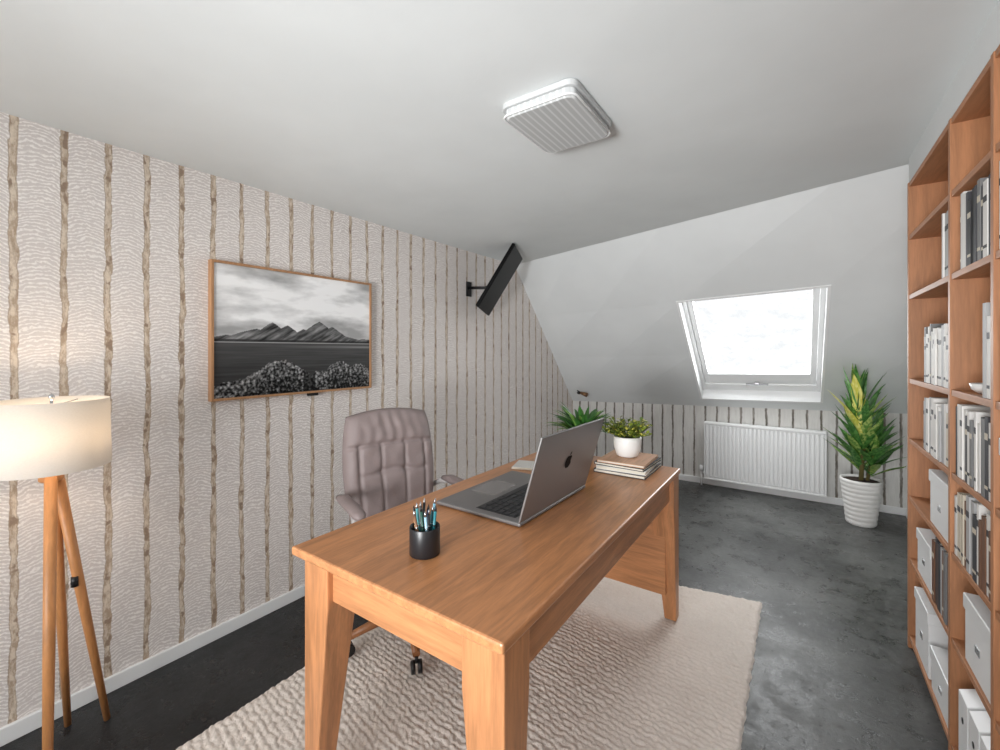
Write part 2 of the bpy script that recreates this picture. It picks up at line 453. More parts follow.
# ---------------------------------------------------------------- laptop
LW, LD = 0.515, 0.38
lap = thing('laptop', 'silver grey open laptop standing on the oak desk', 'laptop', (-0.945, 1.478, 0.761), radians(-1))
bm = bmesh.new(); B(bm, (-LD/2, -LW/2, .003), (LD/2, LW/2, .016))
mk('laptop_base', bm, M_alu, lap, bevel=0.005, seg=3)
for ix in (-1, 1):
    for iy in (-1, 1):
        bm = bmesh.new(); lathe(bm, [(0, 0), (.008, 0), (.008, .004), (0, .004)], 12)
        mk('foot_pad', bm, M_black, lap, loc=(ix*.15, iy*.22, 0))
bm = bmesh.new(); B(bm, (-.02, -.225, .0155), (.150, .225, .0168))
mk('keyboard_deck', bm, M_black, lap)
bm = bmesh.new()
for r in range(6):
    x0 = .122-r*.0268
    if r == 5: cols = [(-.222+.032*i, .028) for i in range(4)]+[(-.094, .17)]+[(.080+.0355*i, .030) for i in range(4)]
    else: cols = [(-.222+i*.0318, .027) for i in range(14)]
    for (y0, ww) in cols: B(bm, (x0, -y0-ww, .0165), (x0+.022, -y0, .0192))
mk('keyboard', bm, plain('laptop_keys', srgb(40, 40, 43), 0.5), lap, bevel=0.0015)
bm = bmesh.new(); B(bm, (-.165, -.085, .0158), (-.045, .085, .0164))
mk('trackpad', bm, plain('trackpad_glass', srgb(150, 148, 148), 0.25, 0.5), lap, bevel=0.0005)
LA = radians(16.5); LH = 0.308
Ml = Matrix.Translation((LD/2-.006, 0, .014)) @ Matrix.Rotation(LA, 4, 'Y')
bm = bmesh.new(); B(bm, (-.004, -LW/2, .002), (.004, LW/2, LH), 0, Ml)
lid = mk('lid', bm, M_alu, lap, bevel=0.0035, seg=3)
bm = bmesh.new(); B(bm, (-.0052, -LW/2+.006, .012), (-.0038, LW/2-.006, LH-.006), 0, Ml)
mk('screen', bm, M_blackgloss, lid)
bm = bmesh.new(); tube(bm, [(LD/2-.008, -.2, .013), (LD/2-.008, .2, .013)], .006)
mk('hinge', bm, M_black, lap)
bm = bmesh.new(); pts = []
for k in range(72):
    a = 2*pi*k/72+pi/2
    r = 1-.20*exp(-((k if k < 36 else 72-k)/5.0)**2)-.09*exp(-((k-36)/4.5)**2)
    x, y = r*cos(a)*.92, r*sin(a)
    if y < 0: x *= 1-.16*(-y)
    dxb, dyb = x-1.12, y-.12
    dd = sqrt(dxb*dxb+dyb*dyb)
    if dd < .48: x, y = 1.12+dxb/dd*.48, .12+dyb/dd*.48
    pts.append((x, y))
S = .028
def LP(x, y, off=.0052): return Ml @ Vector((off, x*S, LH*.55+y*S))
cv = bm.verts.new(LP(-.15, -.05)); ring = [bm.verts.new(LP(x, y)) for x, y in pts]
for k in range(len(ring)): bm.faces.new((cv, ring[k], ring[(k+1) % len(ring)]))
lf = []
for k in range(12):
    s = k/11; lf.append((.03+.36*s-.12*sin(pi*s)*1, .92+.50*s+.12*sin(pi*s)))
for k in range(1, 11):
    s = 1-k/11; lf.append((.03+.36*s+.12*sin(pi*s), .92+.50*s-.12*sin(pi*s)))
bm.faces.new([bm.verts.new(LP(x, y)) for x, y in lf])
mk('logo', bm, plain('logo_black', srgb(22, 20, 22), 0.7, spec=.1), lid)

# ---------------------------------------------------------------- pencil cup & pens
CUP = (-0.896, 0.915, 0.761)
cup = thing('pencil_cup', 'round matte black pencil cup near the desk edge', 'pencil cup', CUP)
bm = bmesh.new(); lathe(bm, [(0, 0), (.042, 0), (.044, .003), (.044, .078), (.043, .080), (.041, .078), (.040, .006), (0, .006)], 40)
mk('cup_body', bm, plain('cup_black', srgb(30, 31, 34), 0.35), cup)
pcols = [('teal', (40, 120, 130)), ('dark teal', (24, 84, 92)), ('light blue', (120, 170, 190)), ('navy', (30, 48, 78)), ('black', (30, 30, 32)), ('grey', (120, 120, 122)), ('tan wooden', (190, 150, 110)), ('aqua', (90, 170, 175)), ('brown', (120, 84, 60)), ('dark green', (34, 74, 62)), ('pale blue', (150, 185, 200)), ('dark grey', (70, 72, 76))]
for i, (cn, c) in enumerate(pcols):
    a = 2*pi*i/len(pcols)+.3; r0 = .012 if i % 2 else .02; r1 = .022 if i % 2 else .034
    H = .118+.032*random.random()
    p0 = Vector((r0*cos(a+.5), r0*sin(a+.5), .012)); p1 = Vector((r1*cos(a), r1*sin(a), H*.98)); d = (p1-p0).normalized()
    bm = bmesh.new(); mt = plain('pen_'+cn.replace(' ', '_'), srgb(*c), .35)
    tip = M_chrome if i % 3 else M_black
    tube(bm, [p0, p1], .0042, 8); tube(bm, [p1, p1+d*.008, p1+d*.016], [.0042, .003, .0008], 8, 1)
    tube(bm, [p0+d*.07, p0+d*.074], .0047, 8, 1)
    o = mk('pen', bm, [mt, tip], loc=CUP); tag(o, cn+' pen standing in the black cup', 'pen', 'pens in the cup')

# ---------------------------------------------------------------- book builder
def book_mesh(h, d, t, band=False):
    bm = bmesh.new(); c = .0025
    B(bm, (0, -t/2, 0), (d, -t/2+c, h)); B(bm, (0, t/2-c, 0), (d, t/2, h)); B(bm, (0, -t/2+c, 0), (c, t/2-c, h))
    B(bm, (c, -t/2+c, .003), (d-.004, t/2-c, h-.003), 1)
    if band:
        B(bm, (-.0006, -t/2+.001, h*.72), (0, t/2-.001, h*.80), 2); B(bm, (-.0006, -t/2+.001, h*.12), (0, t/2-.001, h*.16), 2)
    return bm
M_page = plain('paper_pages', srgb(228, 222, 208), .9, var=.08, nscale=90)
BK = {}
for nm, c in {'white': (222, 220, 216), 'pale grey': (176, 176, 176), 'charcoal': (54, 54, 58), 'black': (26, 26, 28), 'blue grey': (112, 128, 146), 'cream': (204, 194, 176), 'brown': (112, 78, 56), 'dark blue': (50, 60, 80), 'mid grey': (120, 120, 120)}.items():
    BK[nm] = plain('cover_'+nm.replace(' ', '_'), srgb(*c), .6)
def stand_books(y0, y1, z, names, hmin, hmax, grp, fx=.409, dmin=.16, dmax=.21, tmin=.016, tmax=.034, where=''):
    y = y0
    while True:
        t = random.uniform(tmin, tmax)
        if y+t > y1: break
        nm = random.choice(names); h = random.uniform(hmin, hmax)
        band = random.random() < .6
        bn = BK['charcoal'] if nm in ('white', 'pale grey', 'cream') else BK['cream']
        o = mk('book', book_mesh(h, random.uniform(dmin, dmax), t-.0012, band), [BK[nm], M_page, bn], loc=(fx+random.uniform(0, .006), y+t/2, z+.0008))
        tag(o, f'{nm} hardback book standing upright on {where}', 'book', grp)
        y += t

for k, (nm, w, l, t, rz) in enumerate((('charcoal', .245, .285, .016, 0), ('white', .235, .275, .017, .05), ('black', .24, .27, .013, -.04), ('cream', .225, .26, .012, .02))):
    z = .7615+[0, .0162, .0334, .0466][k]
    bm = book_mesh(l, w, t)
    for v in bm.verts:
        x, y, zz = v.co; v.co = Vector((x-w/2, zz-l/2, y+t/2))
    mat = wood('birch_cover', srgb(205, 160, 128), 'y', .5) if k == 3 else BK[nm]
    o = mk('book', bm, [mat, M_page], loc=(-.700, 2.135, z), rot=(0, 0, rz))
    tag(o, ('tan' if k == 3 else nm)+' book lying flat in the stack on the desk', 'book', 'stacked books on the desk')
bm = bmesh.new(); B(bm, (-.10, -.07, 0), (.10, .07, .010)); B(bm, (-.098, -.068, .010), (.098, .068, .0115), 1)
o = mk('notebook', bm, [BK['cream'], BK['white']], loc=(-1.10, 1.90, .7615), rot=(0, 0, .3), bevel=.001); tag(o, 'thin cream notebook lying behind the laptop on the desk', 'notebook')

# ---------------------------------------------------------------- small plants
GL = plain('succulent_leaf', srgb(130, 146, 48), .5, var=.3, nscale=20); GL2 = plain('succulent_leaf_light', srgb(196, 192, 84), .5, var=.2, nscale=20); GL3 = plain('succulent_leaf_dark', srgb(84, 104, 40), .5, var=.2)
pp = thing('potted_succulent', 'small bushy yellow-green plant in white pot on stacked books', 'plant', (-.710, 2.15, .8215))
bm = bmesh.new(); lathe(bm, [(0, 0), (.042, 0), (.052, .006), (.064, .04), (.068, .075), (.067, .098), (.063, .100), (.061, .096), (.060, .085), (0, .083)], 40)
mk('pot', bm, M_pot, pp, label='rounded white ceramic pot')
bm = bmesh.new(); lathe(bm, [(0, .090), (.03, .091), (.0595, .086)], 24); mk('soil', bm, M_soil, pp)
bm = bmesh.new()
for i in range(90):
    a = random.uniform(0, 2*pi); el = random.uniform(.25, 1.5); L = random.uniform(.055, .110)
    b0 = Vector((.03*cos(a), .03*sin(a), .092)); tip = b0+Vector((cos(a)*cos(el), sin(a)*cos(el), sin(el)))*L
    tube(bm, [b0, tip], .0014, 5, 2)
    for k in range(7):
        s = .45+.55*k/6
        leaf(bm, b0.lerp(tip, s), a+k*2.4, .5+random.uniform(-.3, .5), .022, .017, .6, random.choice((0, 0, 1, 2)), n=3)
mk('foliage', bm, [GL, GL2, GL3], pp, smooth=True)
FG = plain('fern_leaf', srgb(62, 112, 48), .45, var=.3, nscale=14); FG2 = plain('fern_leaf_light', srgb(120, 160, 76), .45, var=.2)
pf = thing('potted_fern', 'dark potted fern with arching green leaves behind the laptop', 'plant', (-.965, 2.19, .761))
bm = bmesh.new(); lathe(bm, [(0, 0), (.048, 0), (.052, .004), (.066, .10), (.070, .104), (.070, .118), (.064, .118), (.062, .10), (0, .098)], 36)
mk('pot', bm, plain('dark_pot', srgb(70, 58, 46), .5), pf)
bm = bmesh.new(); lathe(bm, [(0, .104), (.0635, .102)], 24); mk('soil', bm, M_soil, pf)
bm = bmesh.new()
for i in range(120):
    a = random.uniform(0, 2*pi); leaf(bm, (.022*cos(a), .022*sin(a), .10), a+random.uniform(-.4, .4), random.uniform(.85, 1.5), random.uniform(.17, .25), random.uniform(.022, .036), random.uniform(.8, 1.6), random.choice((0, 0, 1)), n=8)
for v in bm.verts:
    if v.co.x > .10: v.co.x = .10+(v.co.x-.10)*.4
mk('foliage', bm, [FG, FG2], pf, smooth=True)

# ---------------------------------------------------------------- floor plant
def striped_leaf(name, c1, c2):
    t = NT(name); c = t.coord()
    n = t.noise(t.map(c, (30, 30, 5)), 2.0, 3)
    t.base(t.mix(t.step(n, .42, .60), c1, c2)); t.set(Roughness=.4); return t.mat
DG = striped_leaf('dracaena_leaf', srgb(54, 106, 46), srgb(98, 148, 74)); DG2 = striped_leaf('dracaena_leaf_mid', srgb(92, 140, 62), srgb(168, 188, 104)); DY = striped_leaf('dracaena_leaf_yellow', srgb(206, 204, 84), srgb(232, 228, 140))
PLX, PLY = .390, 4.38
pl = thing('potted_dracaena', 'tall leafy green and yellow plant in ribbed white pot', 'plant', (PLX, PLY, 0))
bm = bmesh.new(); prof = [(0, .0), (.088, .0)]
for k in range(60):
    s = k/59; prof.append((.092+.034*s+.0035*abs(sin(s*pi*9)), .004+.32*s))
prof += [(.130, .328), (.130, .350), (.119, .350), (.116, .33), (0, .325)]
lathe(bm, prof, 48); mk('pot', bm, M_pot, pl, label='white pot with horizontal ribs')
bm = bmesh.new(); lathe(bm, [(0, .338), (.08, .34), (.1165, .334)], 24); mk('soil', bm, M_soil, pl)
bm = bmesh.new()
tube(bm, [(0, 0, .33), (.01, -.08, .65), (-.02, -.24, .95)], [.016, .013, .008], 8); tube(bm, [(.04, .02, .33), (.07, -.02, .55), (.09, -.06, .66)], [.012, .010, .006], 8)
mk('stem', bm, plain('cane', srgb(120, 110, 66), .7), pl)
bm = bmesh.new()
wp = lambda s: (0.40+1.2*s) if s < .45 else max(.02, .94*(1-((s-.45)/.55)**1.6))
for i in range(74):
    s = i/73; zz = .40+.52*s; a = i*2.4+random.uniform(-.5, .5)
    pitch = .75+.60*s**1.1+random.uniform(-.22, .2)
    L = random.uniform(.28, .38)
    mi = 2 if (s > .50 and cos(a-2.9) > -.2 and random.random() < .6) else random.choice((0, 0, 1))
    leaf(bm, (.0-.04*max(0, s-.5)*2, -.26*s**1.3, zz), a, pitch, L, random.uniform(.050, .078), random.uniform(-.25, .35), mi, n=8, wprof=wp, fold=.35)
for i in range(26):
    s = i/25; a = i*2.4; leaf(bm, (.06+.03*s, -.03, .38+.26*s), a, .6+.8*s, .28, .062, .4, random.choice((0, 0, 1)), n=7, wprof=wp)
for v in bm.verts:     # leaves bend away from the walls
    x, y, z = v.co
    if x > .25: x = .25+(x-.25)*.15
    lim = min(.33, YF-max(0, z-.80)/.72-PLY-.06)
    if y > lim-.08: y = lim-.08+(y-lim+.08)*.12
    v.co = (x, min(y, lim), z)
mk('foliage', bm, [DG, DG2, DY], pl, smooth=True)

# ---------------------------------------------------------------- office chair
ch = thing('office_chair', 'taupe quilted leather office chair tucked at the desk', 'chair', (-1.52, 1.45, 0.0225), radians(-20))
def cushion(w, h, t, quilt, name, parent, Mx, c=.42, n=64, back=.6):
    bm = bmesh.new(); F = {}; K = {}
    for i in range(n+1):
        for j in range(n+1):
            u = -1+2*i/n; v = -1+2*j/n
            a = u*sqrt(1-c*v*v/2)*w/2; b = v*sqrt(1-c*u*u/2)*h/2
            e = max(0, 1-abs(u)**7)**.5*max(0, 1-abs(v)**7)**.5
            zf = t/2*e; q = quilt(u, v)*e
            F[i, j] = bm.verts.new(Mx @ Vector((zf-q, a, b)))
            K[i, j] = F[i, j] if (i in (0, n) or j in (0, n)) else bm.verts.new(Mx @ Vector((-t*back*e, a, b)))
    for i in range(n):
        for j in range(n):
            bm.faces.new((F[i, j], F[i+1, j], F[i+1, j+1], F[i, j+1]))
            bm.faces.new((K[i, j], K[i, j+1], K[i+1, j+1], K[i+1, j]))
    return mk(name, bm, M_chair, parent, smooth=True)
def qback(u, v):
    d = .016*exp(-((v-.38)/.03)**2)
    inner = 1/(1+exp((v-.40)*40))
    d += .010*exp(-((v+.12-.04*cos(u*5))/.04)**2)*(1/(1+exp((abs(u)-.72)*20)))
    d += inner*.014*exp(-((abs(u)-.72)/.04)**2)
    for s in (-.26, .26): d += inner*.011*exp(-((u-s)/.035)**2)
    for a in (-.26, .26): d += .012*exp(-(((u-a)/.13)**2+((v+.12)/.09)**2))
    d += (1-inner)*.004*sin(u*26+sin(v*9))*(1-abs(u))
    d += .007*noise.noise((u*4, v*5, 2))
    d -= .006*cos(u*1.4)
    return d
Mb = Matrix.Translation((-.245, 0, .745)) @ Matrix.Rotation(radians(-9), 4, 'Y')
cushion(.48, .56, .12, qback, 'backrest', ch, Mb, c=.40)
def qseat(u, v):
    return .012*exp(-((u)/.03)**2)+.012*exp(-((v-.0)/.03)**2)+.003*noise.noise((u*4, v*4, 7))
Ms = Matrix.Translation((.0, 0, .455)) @ Matrix.Rotation(radians(-90), 4, 'Y')
cushion(.50, .50, .11, qseat, 'seat', ch, Ms, c=.30)
for sy in (-1, 1):
    bm = bmesh.new(); y = sy*.275
    tube(bm, [(-.17, y, .635), (-.10, y, .65), (.03, y, .65), (.12, y, .642), (.150, y, .632)], [.018, .030, .031, .029, .016], 14)
    for v in bm.verts: v.co.z = .645+(v.co.z-.645)*.7
    arm = mk('armrest', bm, M_chair, ch, smooth=True)
    bm = bmesh.new(); tube(bm, [(.05, y, .63), (.07, y, .58), (.06, y, .48), (.02, y*.97, .41), (-.02, y*.7, .385)], [.016, .015, .015, .016, .016], 10)
    tube(bm, [(-.25, y*.80, .58), (-.21, y, .615), (-.13, y, .63)], [.013, .014, .014], 10)
    mk('armrest_support', bm, M_greyplastic, arm, smooth=True)
bm = bmesh.new(); B(bm, (-.12, -.10, .365), (.12, .10, .398)); tube(bm, [(-.10, 0, .38), (-.25, 0, .40), (-.31, 0, .53), (-.33, 0, .68)], [.02, .02, .018, .012], 10)
mk('seat_mechanism', bm, M_black, ch)
bm = bmesh.new(); tube(bm, [(0, 0, .10), (0, 0, .25)], .026, 16); tube(bm, [(0, 0, .25), (0, 0, .37)], .015, 16); tube(bm, [(0, 0, .075), (0, 0, .125)], .042, 16)
mk('gas_column', bm, M_black, ch)
M_wleg = wood('chair_leg_wood', srgb(150, 98, 60), 'x', .4)
for k in range(5):
    a = 2*pi*k/5+radians(54); bm = bmesh.new()
    e = Vector((cos(a), sin(a), 0))
    tube(bm, [e*.03+Vector((0, 0, .105)), e*.16+Vector((0, 0, .098)), e*.285+Vector((0, 0, .078))], [.024, .021, .016], 10)
    mk('leg', bm, M_wleg, ch)
    bm = bmesh.new(); sd = Vector((-sin(a), cos(a), 0)); p = e*.285
    tube(bm, [p+Vector((0, 0, .07)), p+Vector((0, 0, .045))], .007, 8)
    for s in (-1, 1):
        q0 = p+sd*s*.006+Vector((0, 0, .028)); tube(bm, [q0, q0+sd*s*.016], .0255, 16)
    mk('caster', bm, M_black, ch)

# ---------------------------------------------------------------- floor lamp
lp = thing('floor_lamp', 'tripod wooden floor lamp with lit white drum shade', 'floor lamp', (-1.954, .328, 0))
t = NT('linen_shade'); c = t.coord()
wv = t.noise(t.map(c, (60, 60, 200)), 3, 2)
t.base(t.mix(wv, srgb(222, 216, 208), srgb(240, 236, 230))); t.set(Roughness=.9)
trl = t.new('ShaderNodeBsdfTranslucent'); trl.inputs[0].default_value = srgb(250, 242, 230)
mx = t.new('ShaderNodeMixShader'); mx.inputs[0].default_value = .32
t.l.new(t.b.outputs[0], mx.inputs[1]); t.l.new(trl.outputs[0], mx.inputs[2]); t.l.new(mx.outputs[0], t.n['Material Output'].inputs[0])
bm = bmesh.new(); R1, R2 = .139, .144
lathe(bm, [(R2, .978), (R1, 1.192), (R1-.003, 1.192), (R2-.003, .978), (R2, .978)], 64)
mk('lamp_shade', bm, t.mat, lp, smooth=True)
bm = bmesh.new()
for k in range(3):
    a = 2*pi*k/3+.4; tube(bm, [(0, 0, 1.17), (R1*cos(a)*.985, R1*sin(a)*.985, 1.18)], .002, 6)
tube(bm, [(0, 0, 1.075), (0, 0, 1.20)], .004, 8); lathe(bm, [(0, 1.212), (.006, 1.208), (.008, 1.20), (.005, 1.19), (0, 1.19)], 12)
mk('shade_holder', bm, M_chrome, lp)
bm = bmesh.new(); lathe(bm, [(0, .935), (.026, .935), (.030, .94), (.030, .970), (.02, .975), (.016, .975), (.016, 1.0), (0, 1.0)], 24)
mk('lamp_hub', bm, M_lampwood, lp)
t = NT('lit_bulb'); t.base((1, .85, .6, 1)); t.set(Emission_Color=(1, .78, .52, 1), Emission_Strength=5.0)
bm = bmesh.new(); lathe(bm, [(.012, 1.0), (.014, 1.012), (.028, 1.035), (.030, 1.045), (.022, 1.065), (0, 1.072)], 20); mk('bulb', bm, t.mat, lp)
feet = [radians(-12), radians(128), radians(160)]
HT = .955
for k, a in enumerate(feet):
    bm = bmesh.new()
    rr = .21 if k < 2 else .225
    p1 = Vector((.018*cos(a), .018*sin(a), HT)); p0 = Vector((rr*cos(a), rr*sin(a), .0))
    d = (p1-p0).normalized(); tube(bm, [p0+Vector((0, 0, .004)), p0+d*.45, p1], [.010, .014, .016], 16)
    mk('leg', bm, M_lampwood, lp)
a = feet[1]
bm = bmesh.new(); q = Vector((.018*cos(a), .018*sin(a), HT)).lerp(Vector((.21*cos(a), .21*sin(a), 0)), .40)
tube(bm, [q+Vector((.012, -.012, -.015)), q+Vector((.012, -.012, .018))], .010, 10); tube(bm, [q, q+Vector((.02, -.02, 0))], .005, 8)
mk('switch', bm, M_black, lp)
pt = bpy.data.lights.new('lamp_glow', 'POINT'); pt.energy = 2.8; pt.color = (1, .80, .60); pt.shadow_soft_size = .03
po = bpy.data.objects.new('lamp_glow', pt); COL.objects.link(po); po.location = (-1.954, .328, 1.10)

# ---------------------------------------------------------------- wall picture
pic = thing('framed_picture', 'black and white mountain lake landscape in thin oak frame', 'picture', (XL+.001, 1.34, 1.44))
PW, PH = .905, .655
bm = bmesh.new(); f = .012
for lo, hi in (((0, -PW/2, -PH/2), (.034, -PW/2+f, PH/2)), ((0, PW/2-f, -PH/2), (.034, PW/2, PH/2)), ((0, -PW/2+f, -PH/2), (.034, PW/2-f, -PH/2+f)), ((0, -PW/2+f, PH/2-f), (.034, PW/2-f, PH/2))): B(bm, lo, hi)
mk('picture_frame', bm, wood('frame_oak', srgb(176, 132, 94), 'z', .45), pic, bevel=.0015)
boxo('backing_board', (0.0, -PW/2+f, -PH/2+f), (.024, PW/2-f, PH/2-f), M_black, pic)
boxo('sensor', (.008, .03, -PH/2-.016), (.028, .09, -PH/2-.001), M_black, pic, bevel=.003)
def fbm(x, y, z=0, o=5): return noise.fractal((x, y, z), 1.0, 2.0, o)
def art(u, v):
    hz = .415
    tops = []
    for c, w, h in ((.36, .17, .27), (.25, .10, .20), (.47, .10, .20), (.62, .10, .17), (.76, .13, .25), (.90, .14, .22), (.10, .13, .12), (.02, .08, .10), (.17, .08, .15)):
        x = (u-c)/w
        if abs(x) < 1: tops.append(h*(1-x*x)**.45)
    tp = max(tops or [0])+.018*fbm(u*30, 1, 9, 4)
    if v < tp:
        dd = noise.voronoi((u*70, v*50, 0))[0]
        q = fbm(u*60, v*44, 2, 5)
        dep = (tp-v)/.25
        g = .52*(1-dd[0]*.9)+.40*q+.12-.30*dep
        if .50 < u < .58: g *= .5
        return min(1, max(.05, g))
    if v > hz:
        s = (v-hz)/(1-hz)
        n = fbm(u*2.2+3, v*5.0, 1.3, 6); n2 = fbm(u*6, v*14, 4, 5)
        g = .90+.30*n+.14*n2
        g -= .14*max(0, s-.6)/.4
        g = max(g, .62)
        rid = 0
        for c, w, h in ((.22, .19, .080), (.31, .13, .125), (.40, .13, .110), (.50, .13, .09), (.61, .16, .150), (.70, .15, .115), (.80, .18, .05), (.95, .2, .03), (.06, .16, .035)):
            x = abs(u-c)/w
            if x < 1: rid = max(rid, h*(1-x)**.9*(1+.25*x))
        rid = rid*1.25+.006*fbm(u*16, .5, 2, 4)+.010
        if v < hz+rid:
            q = fbm(u*26-v*30, v*12, 6, 5); g = .34+.26*q+.4*(v-hz-.06)
            if v < hz+.026: g = .20+.08*q
            if v < hz+.007: g = .60
        return min(1, max(.02, g))
    g = .29+.04*fbm(u*3, v*60, 3, 4)-.12*(hz-v)/.4
    g += .22*exp(-((v-.385)/.010)**2)*max(0, u-.35)*1.6
    return min(1, max(.015, g))
nu, nv = 360, 260
w2, h2 = PW/2-f, PH/2-f
me = bpy.data.meshes.new('picture_print')
verts = [(0, -w2+2*w2*i/nu, -h2+2*h2*j/nv) for j in range(nv+1) for i in range(nu+1)]
faces = [(j*(nu+1)+i, j*(nu+1)+i+1, (j+1)*(nu+1)+i+1, (j+1)*(nu+1)+i) for j in range(nv) for i in range(nu)]
me.from_pydata(verts, [], faces)
ca = me.color_attributes.new('tone', 'FLOAT_COLOR', 'POINT')
buf = []
for j in range(nv+1):
    for i in range(nu+1):
        g = art(i/nu, j/nv)**2.0; buf += [g, g, g, 1]
ca.data.foreach_set('color', buf)
t = NT('landscape_print'); at = t.new('ShaderNodeVertexColor', layer_name='tone'); t.base(at.outputs[0]); t.set(Roughness=.45)
t.b.inputs['Specular IOR Level'].default_value = .15
me.materials.append(t.mat)
o = bpy.data.objects.new('picture_print', me); COL.objects.link(o); o.parent = pic; o.location = (.0255, 0, 0)

# ---------------------------------------------------------------- wall mounted screen
tvc = Vector((-1.985, 2.88, 1.905))
L = Vector((.42, .29, .86)).normalized(); Mv = Vector((-.36, .93, -.13)); Mv = (Mv-L*Mv.dot(L)).normalized(); Nn = L.cross(Mv).normalized()
tv = thing('wall_screen', 'slim black flat screen on a tilting bracket near ceiling', 'screen', tvc)
R = Matrix((Mv, L, Nn)).transposed().to_4x4()
M_tv = plain('screen_black', srgb(9, 9, 10), .35, spec=.15)
bm = bmesh.new(); B(bm, (-.17, -.28, -.014), (.17, .28, .014), 0, R)
mk('screen_body', bm, M_tv, tv, bevel=.006)
bm = bmesh.new(); B(bm, (-.16, -.268, -.0155), (.16, .268, -.014), 0, R); mk('screen_panel', bm, M_tv, tv)
bm = bmesh.new(); B(bm, (-.09, -.15, .014), (.09, .15, .034), 0, R); mk('screen_back_cover', bm, plain('dark_grey_plastic', srgb(40, 42, 46), .3), tv, bevel=.006)
bm = bmesh.new()
wl = Vector((XL+.012, 2.80, 1.86))-tvc
tube(bm, [wl, Vector((-.12, -.04, -.05)), Vector((-.02, 0, -.02))], .012, 10)
B(bm, (wl.x-.010, wl.y-.03, wl.z-.07), (wl.x, wl.y+.03, wl.z+.05))
mk('wall_bracket', bm, M_black, tv)

# ---------------------------------------------------------------- ceiling light
cl = thing('ceiling_light', 'rounded rectangular frosted ribbed ceiling light', 'ceiling light', (-.718, 1.415, 2.2))
def rrect(hx, hy, r, n=8):
    P = []
    for cx, cy, a0 in ((hx-r, hy-r, 0), (-hx+r, hy-r, pi/2), (-hx+r, -hy+r, pi), (hx-r, -hy+r, 3*pi/2)):
        for k in range(n+1):
            a = a0+pi/2*k/n; P.append((cx+r*cos(a), cy+r*sin(a)))
    return P
def loft(bm, layers, cap=True):
    rings = [[bm.verts.new((x, y, z)) for x, y in rrect(hx, hy, r)] for hx, hy, r, z in layers]
    for a, b in zip(rings, rings[1:]):
        for k in range(len(a)):
            bm.faces.new((a[k], a[(k+1) % len(a)], b[(k+1) % len(a)], b[k]))
    if cap: bm.faces.new(rings[0]); bm.faces.new(rings[-1])
M_lampgrey = plain('light_base_grey', srgb(190, 192, 192), .4, var=.02)
bm = bmesh.new(); loft(bm, [(.142, .176, .035, .002), (.142, .176, .035, -.018)])
mk('light_base', bm, M_lampgrey, cl, bevel=.003)
t = NT('frosted_ribbed_glass'); x, y, z = t.xyz(t.coord())
rb = t.m('SINE', t.m('MULTIPLY', x, 2*pi/.024))
t.base(t.mix(t.step(rb, .2, 1), srgb(184, 186, 186), srgb(208, 210, 210))); t.set(Roughness=.2); t.bump(rb, .12, .0015)
bm = bmesh.new(); loft(bm, [(.133, .167, .032, -.018), (.133, .167, .032, -.042), (.127, .161, .030, -.050)])
mk('light_diffuser', bm, t.mat, cl, bevel=.002)
bm = bmesh.new()
P1 = rrect(.1365, .1705, .033); tube(bm, [(x, y, -.043) for x, y in P1]+[(P1[0][0], P1[0][1], -.043)], .0035, 8)
mk('light_rim', bm, M_enamel, cl)

sp = thing('wall_spotlight', 'tiny bronze reading spotlight fixed to the sloped wall', 'wall light', (-2.12, 4.70, .86))
bm = bmesh.new(); tube(bm, [(0, .03, -.005), (0, -.01, 0)], .025, 16); mk('wall_plate', bm, M_black, sp)
bm = bmesh.new(); tube(bm, [(0, 0, 0), (.0, -.05, .02), (.06, -.07, .0)], .006, 8); mk('arm', bm, M_black, sp)
bm = bmesh.new(); tube(bm, [(.05, -.07, .0), (.13, -.08, -.02)], [.016, .026], 16); mk('spotlight_head', bm, plain('bronze', srgb(130, 96, 66), .4, .5), sp)

# ---------------------------------------------------------------- bookshelf
bs = thing('bookshelf', 'tall open beech bookshelf filled with books and boxes', 'bookshelf', (.556, 1.86, 0))
def bl(x, y, z): return (x-.556, y-1.86, z)
posts = [2.70, 2.035, 1.645, .985]; TH = .022; X0, X1 = .405, .705
for p in posts:
    boxo('side_panel', bl(X0, p-TH, 0), bl(X1, p, 2.11), M_sh_z, bs, bevel=.0015)
levels = [.06, .41, .69, .95, 1.22, 1.60, 1.87, 2.11]
for (ya, yb) in ((2.035, 2.70-TH), (1.645, 2.035-TH), (.985, 1.645-TH)):
    for z in levels:
        boxo('shelf', bl(X0+.003, ya+.0003, z-.02), bl(X1-.008, yb-.0003, z-.0002), M_sh_y, bs, bevel=.001)
    boxo('plinth', bl(X0+.02, ya+.0003, 0), bl(X0+.035, yb-.0003, .0395), M_sh_y, bs)
boxo('back_panel', bl(X1-.007, .985-TH, 0.0), bl(X1, 2.70, 2.109), M_sh_z, bs)

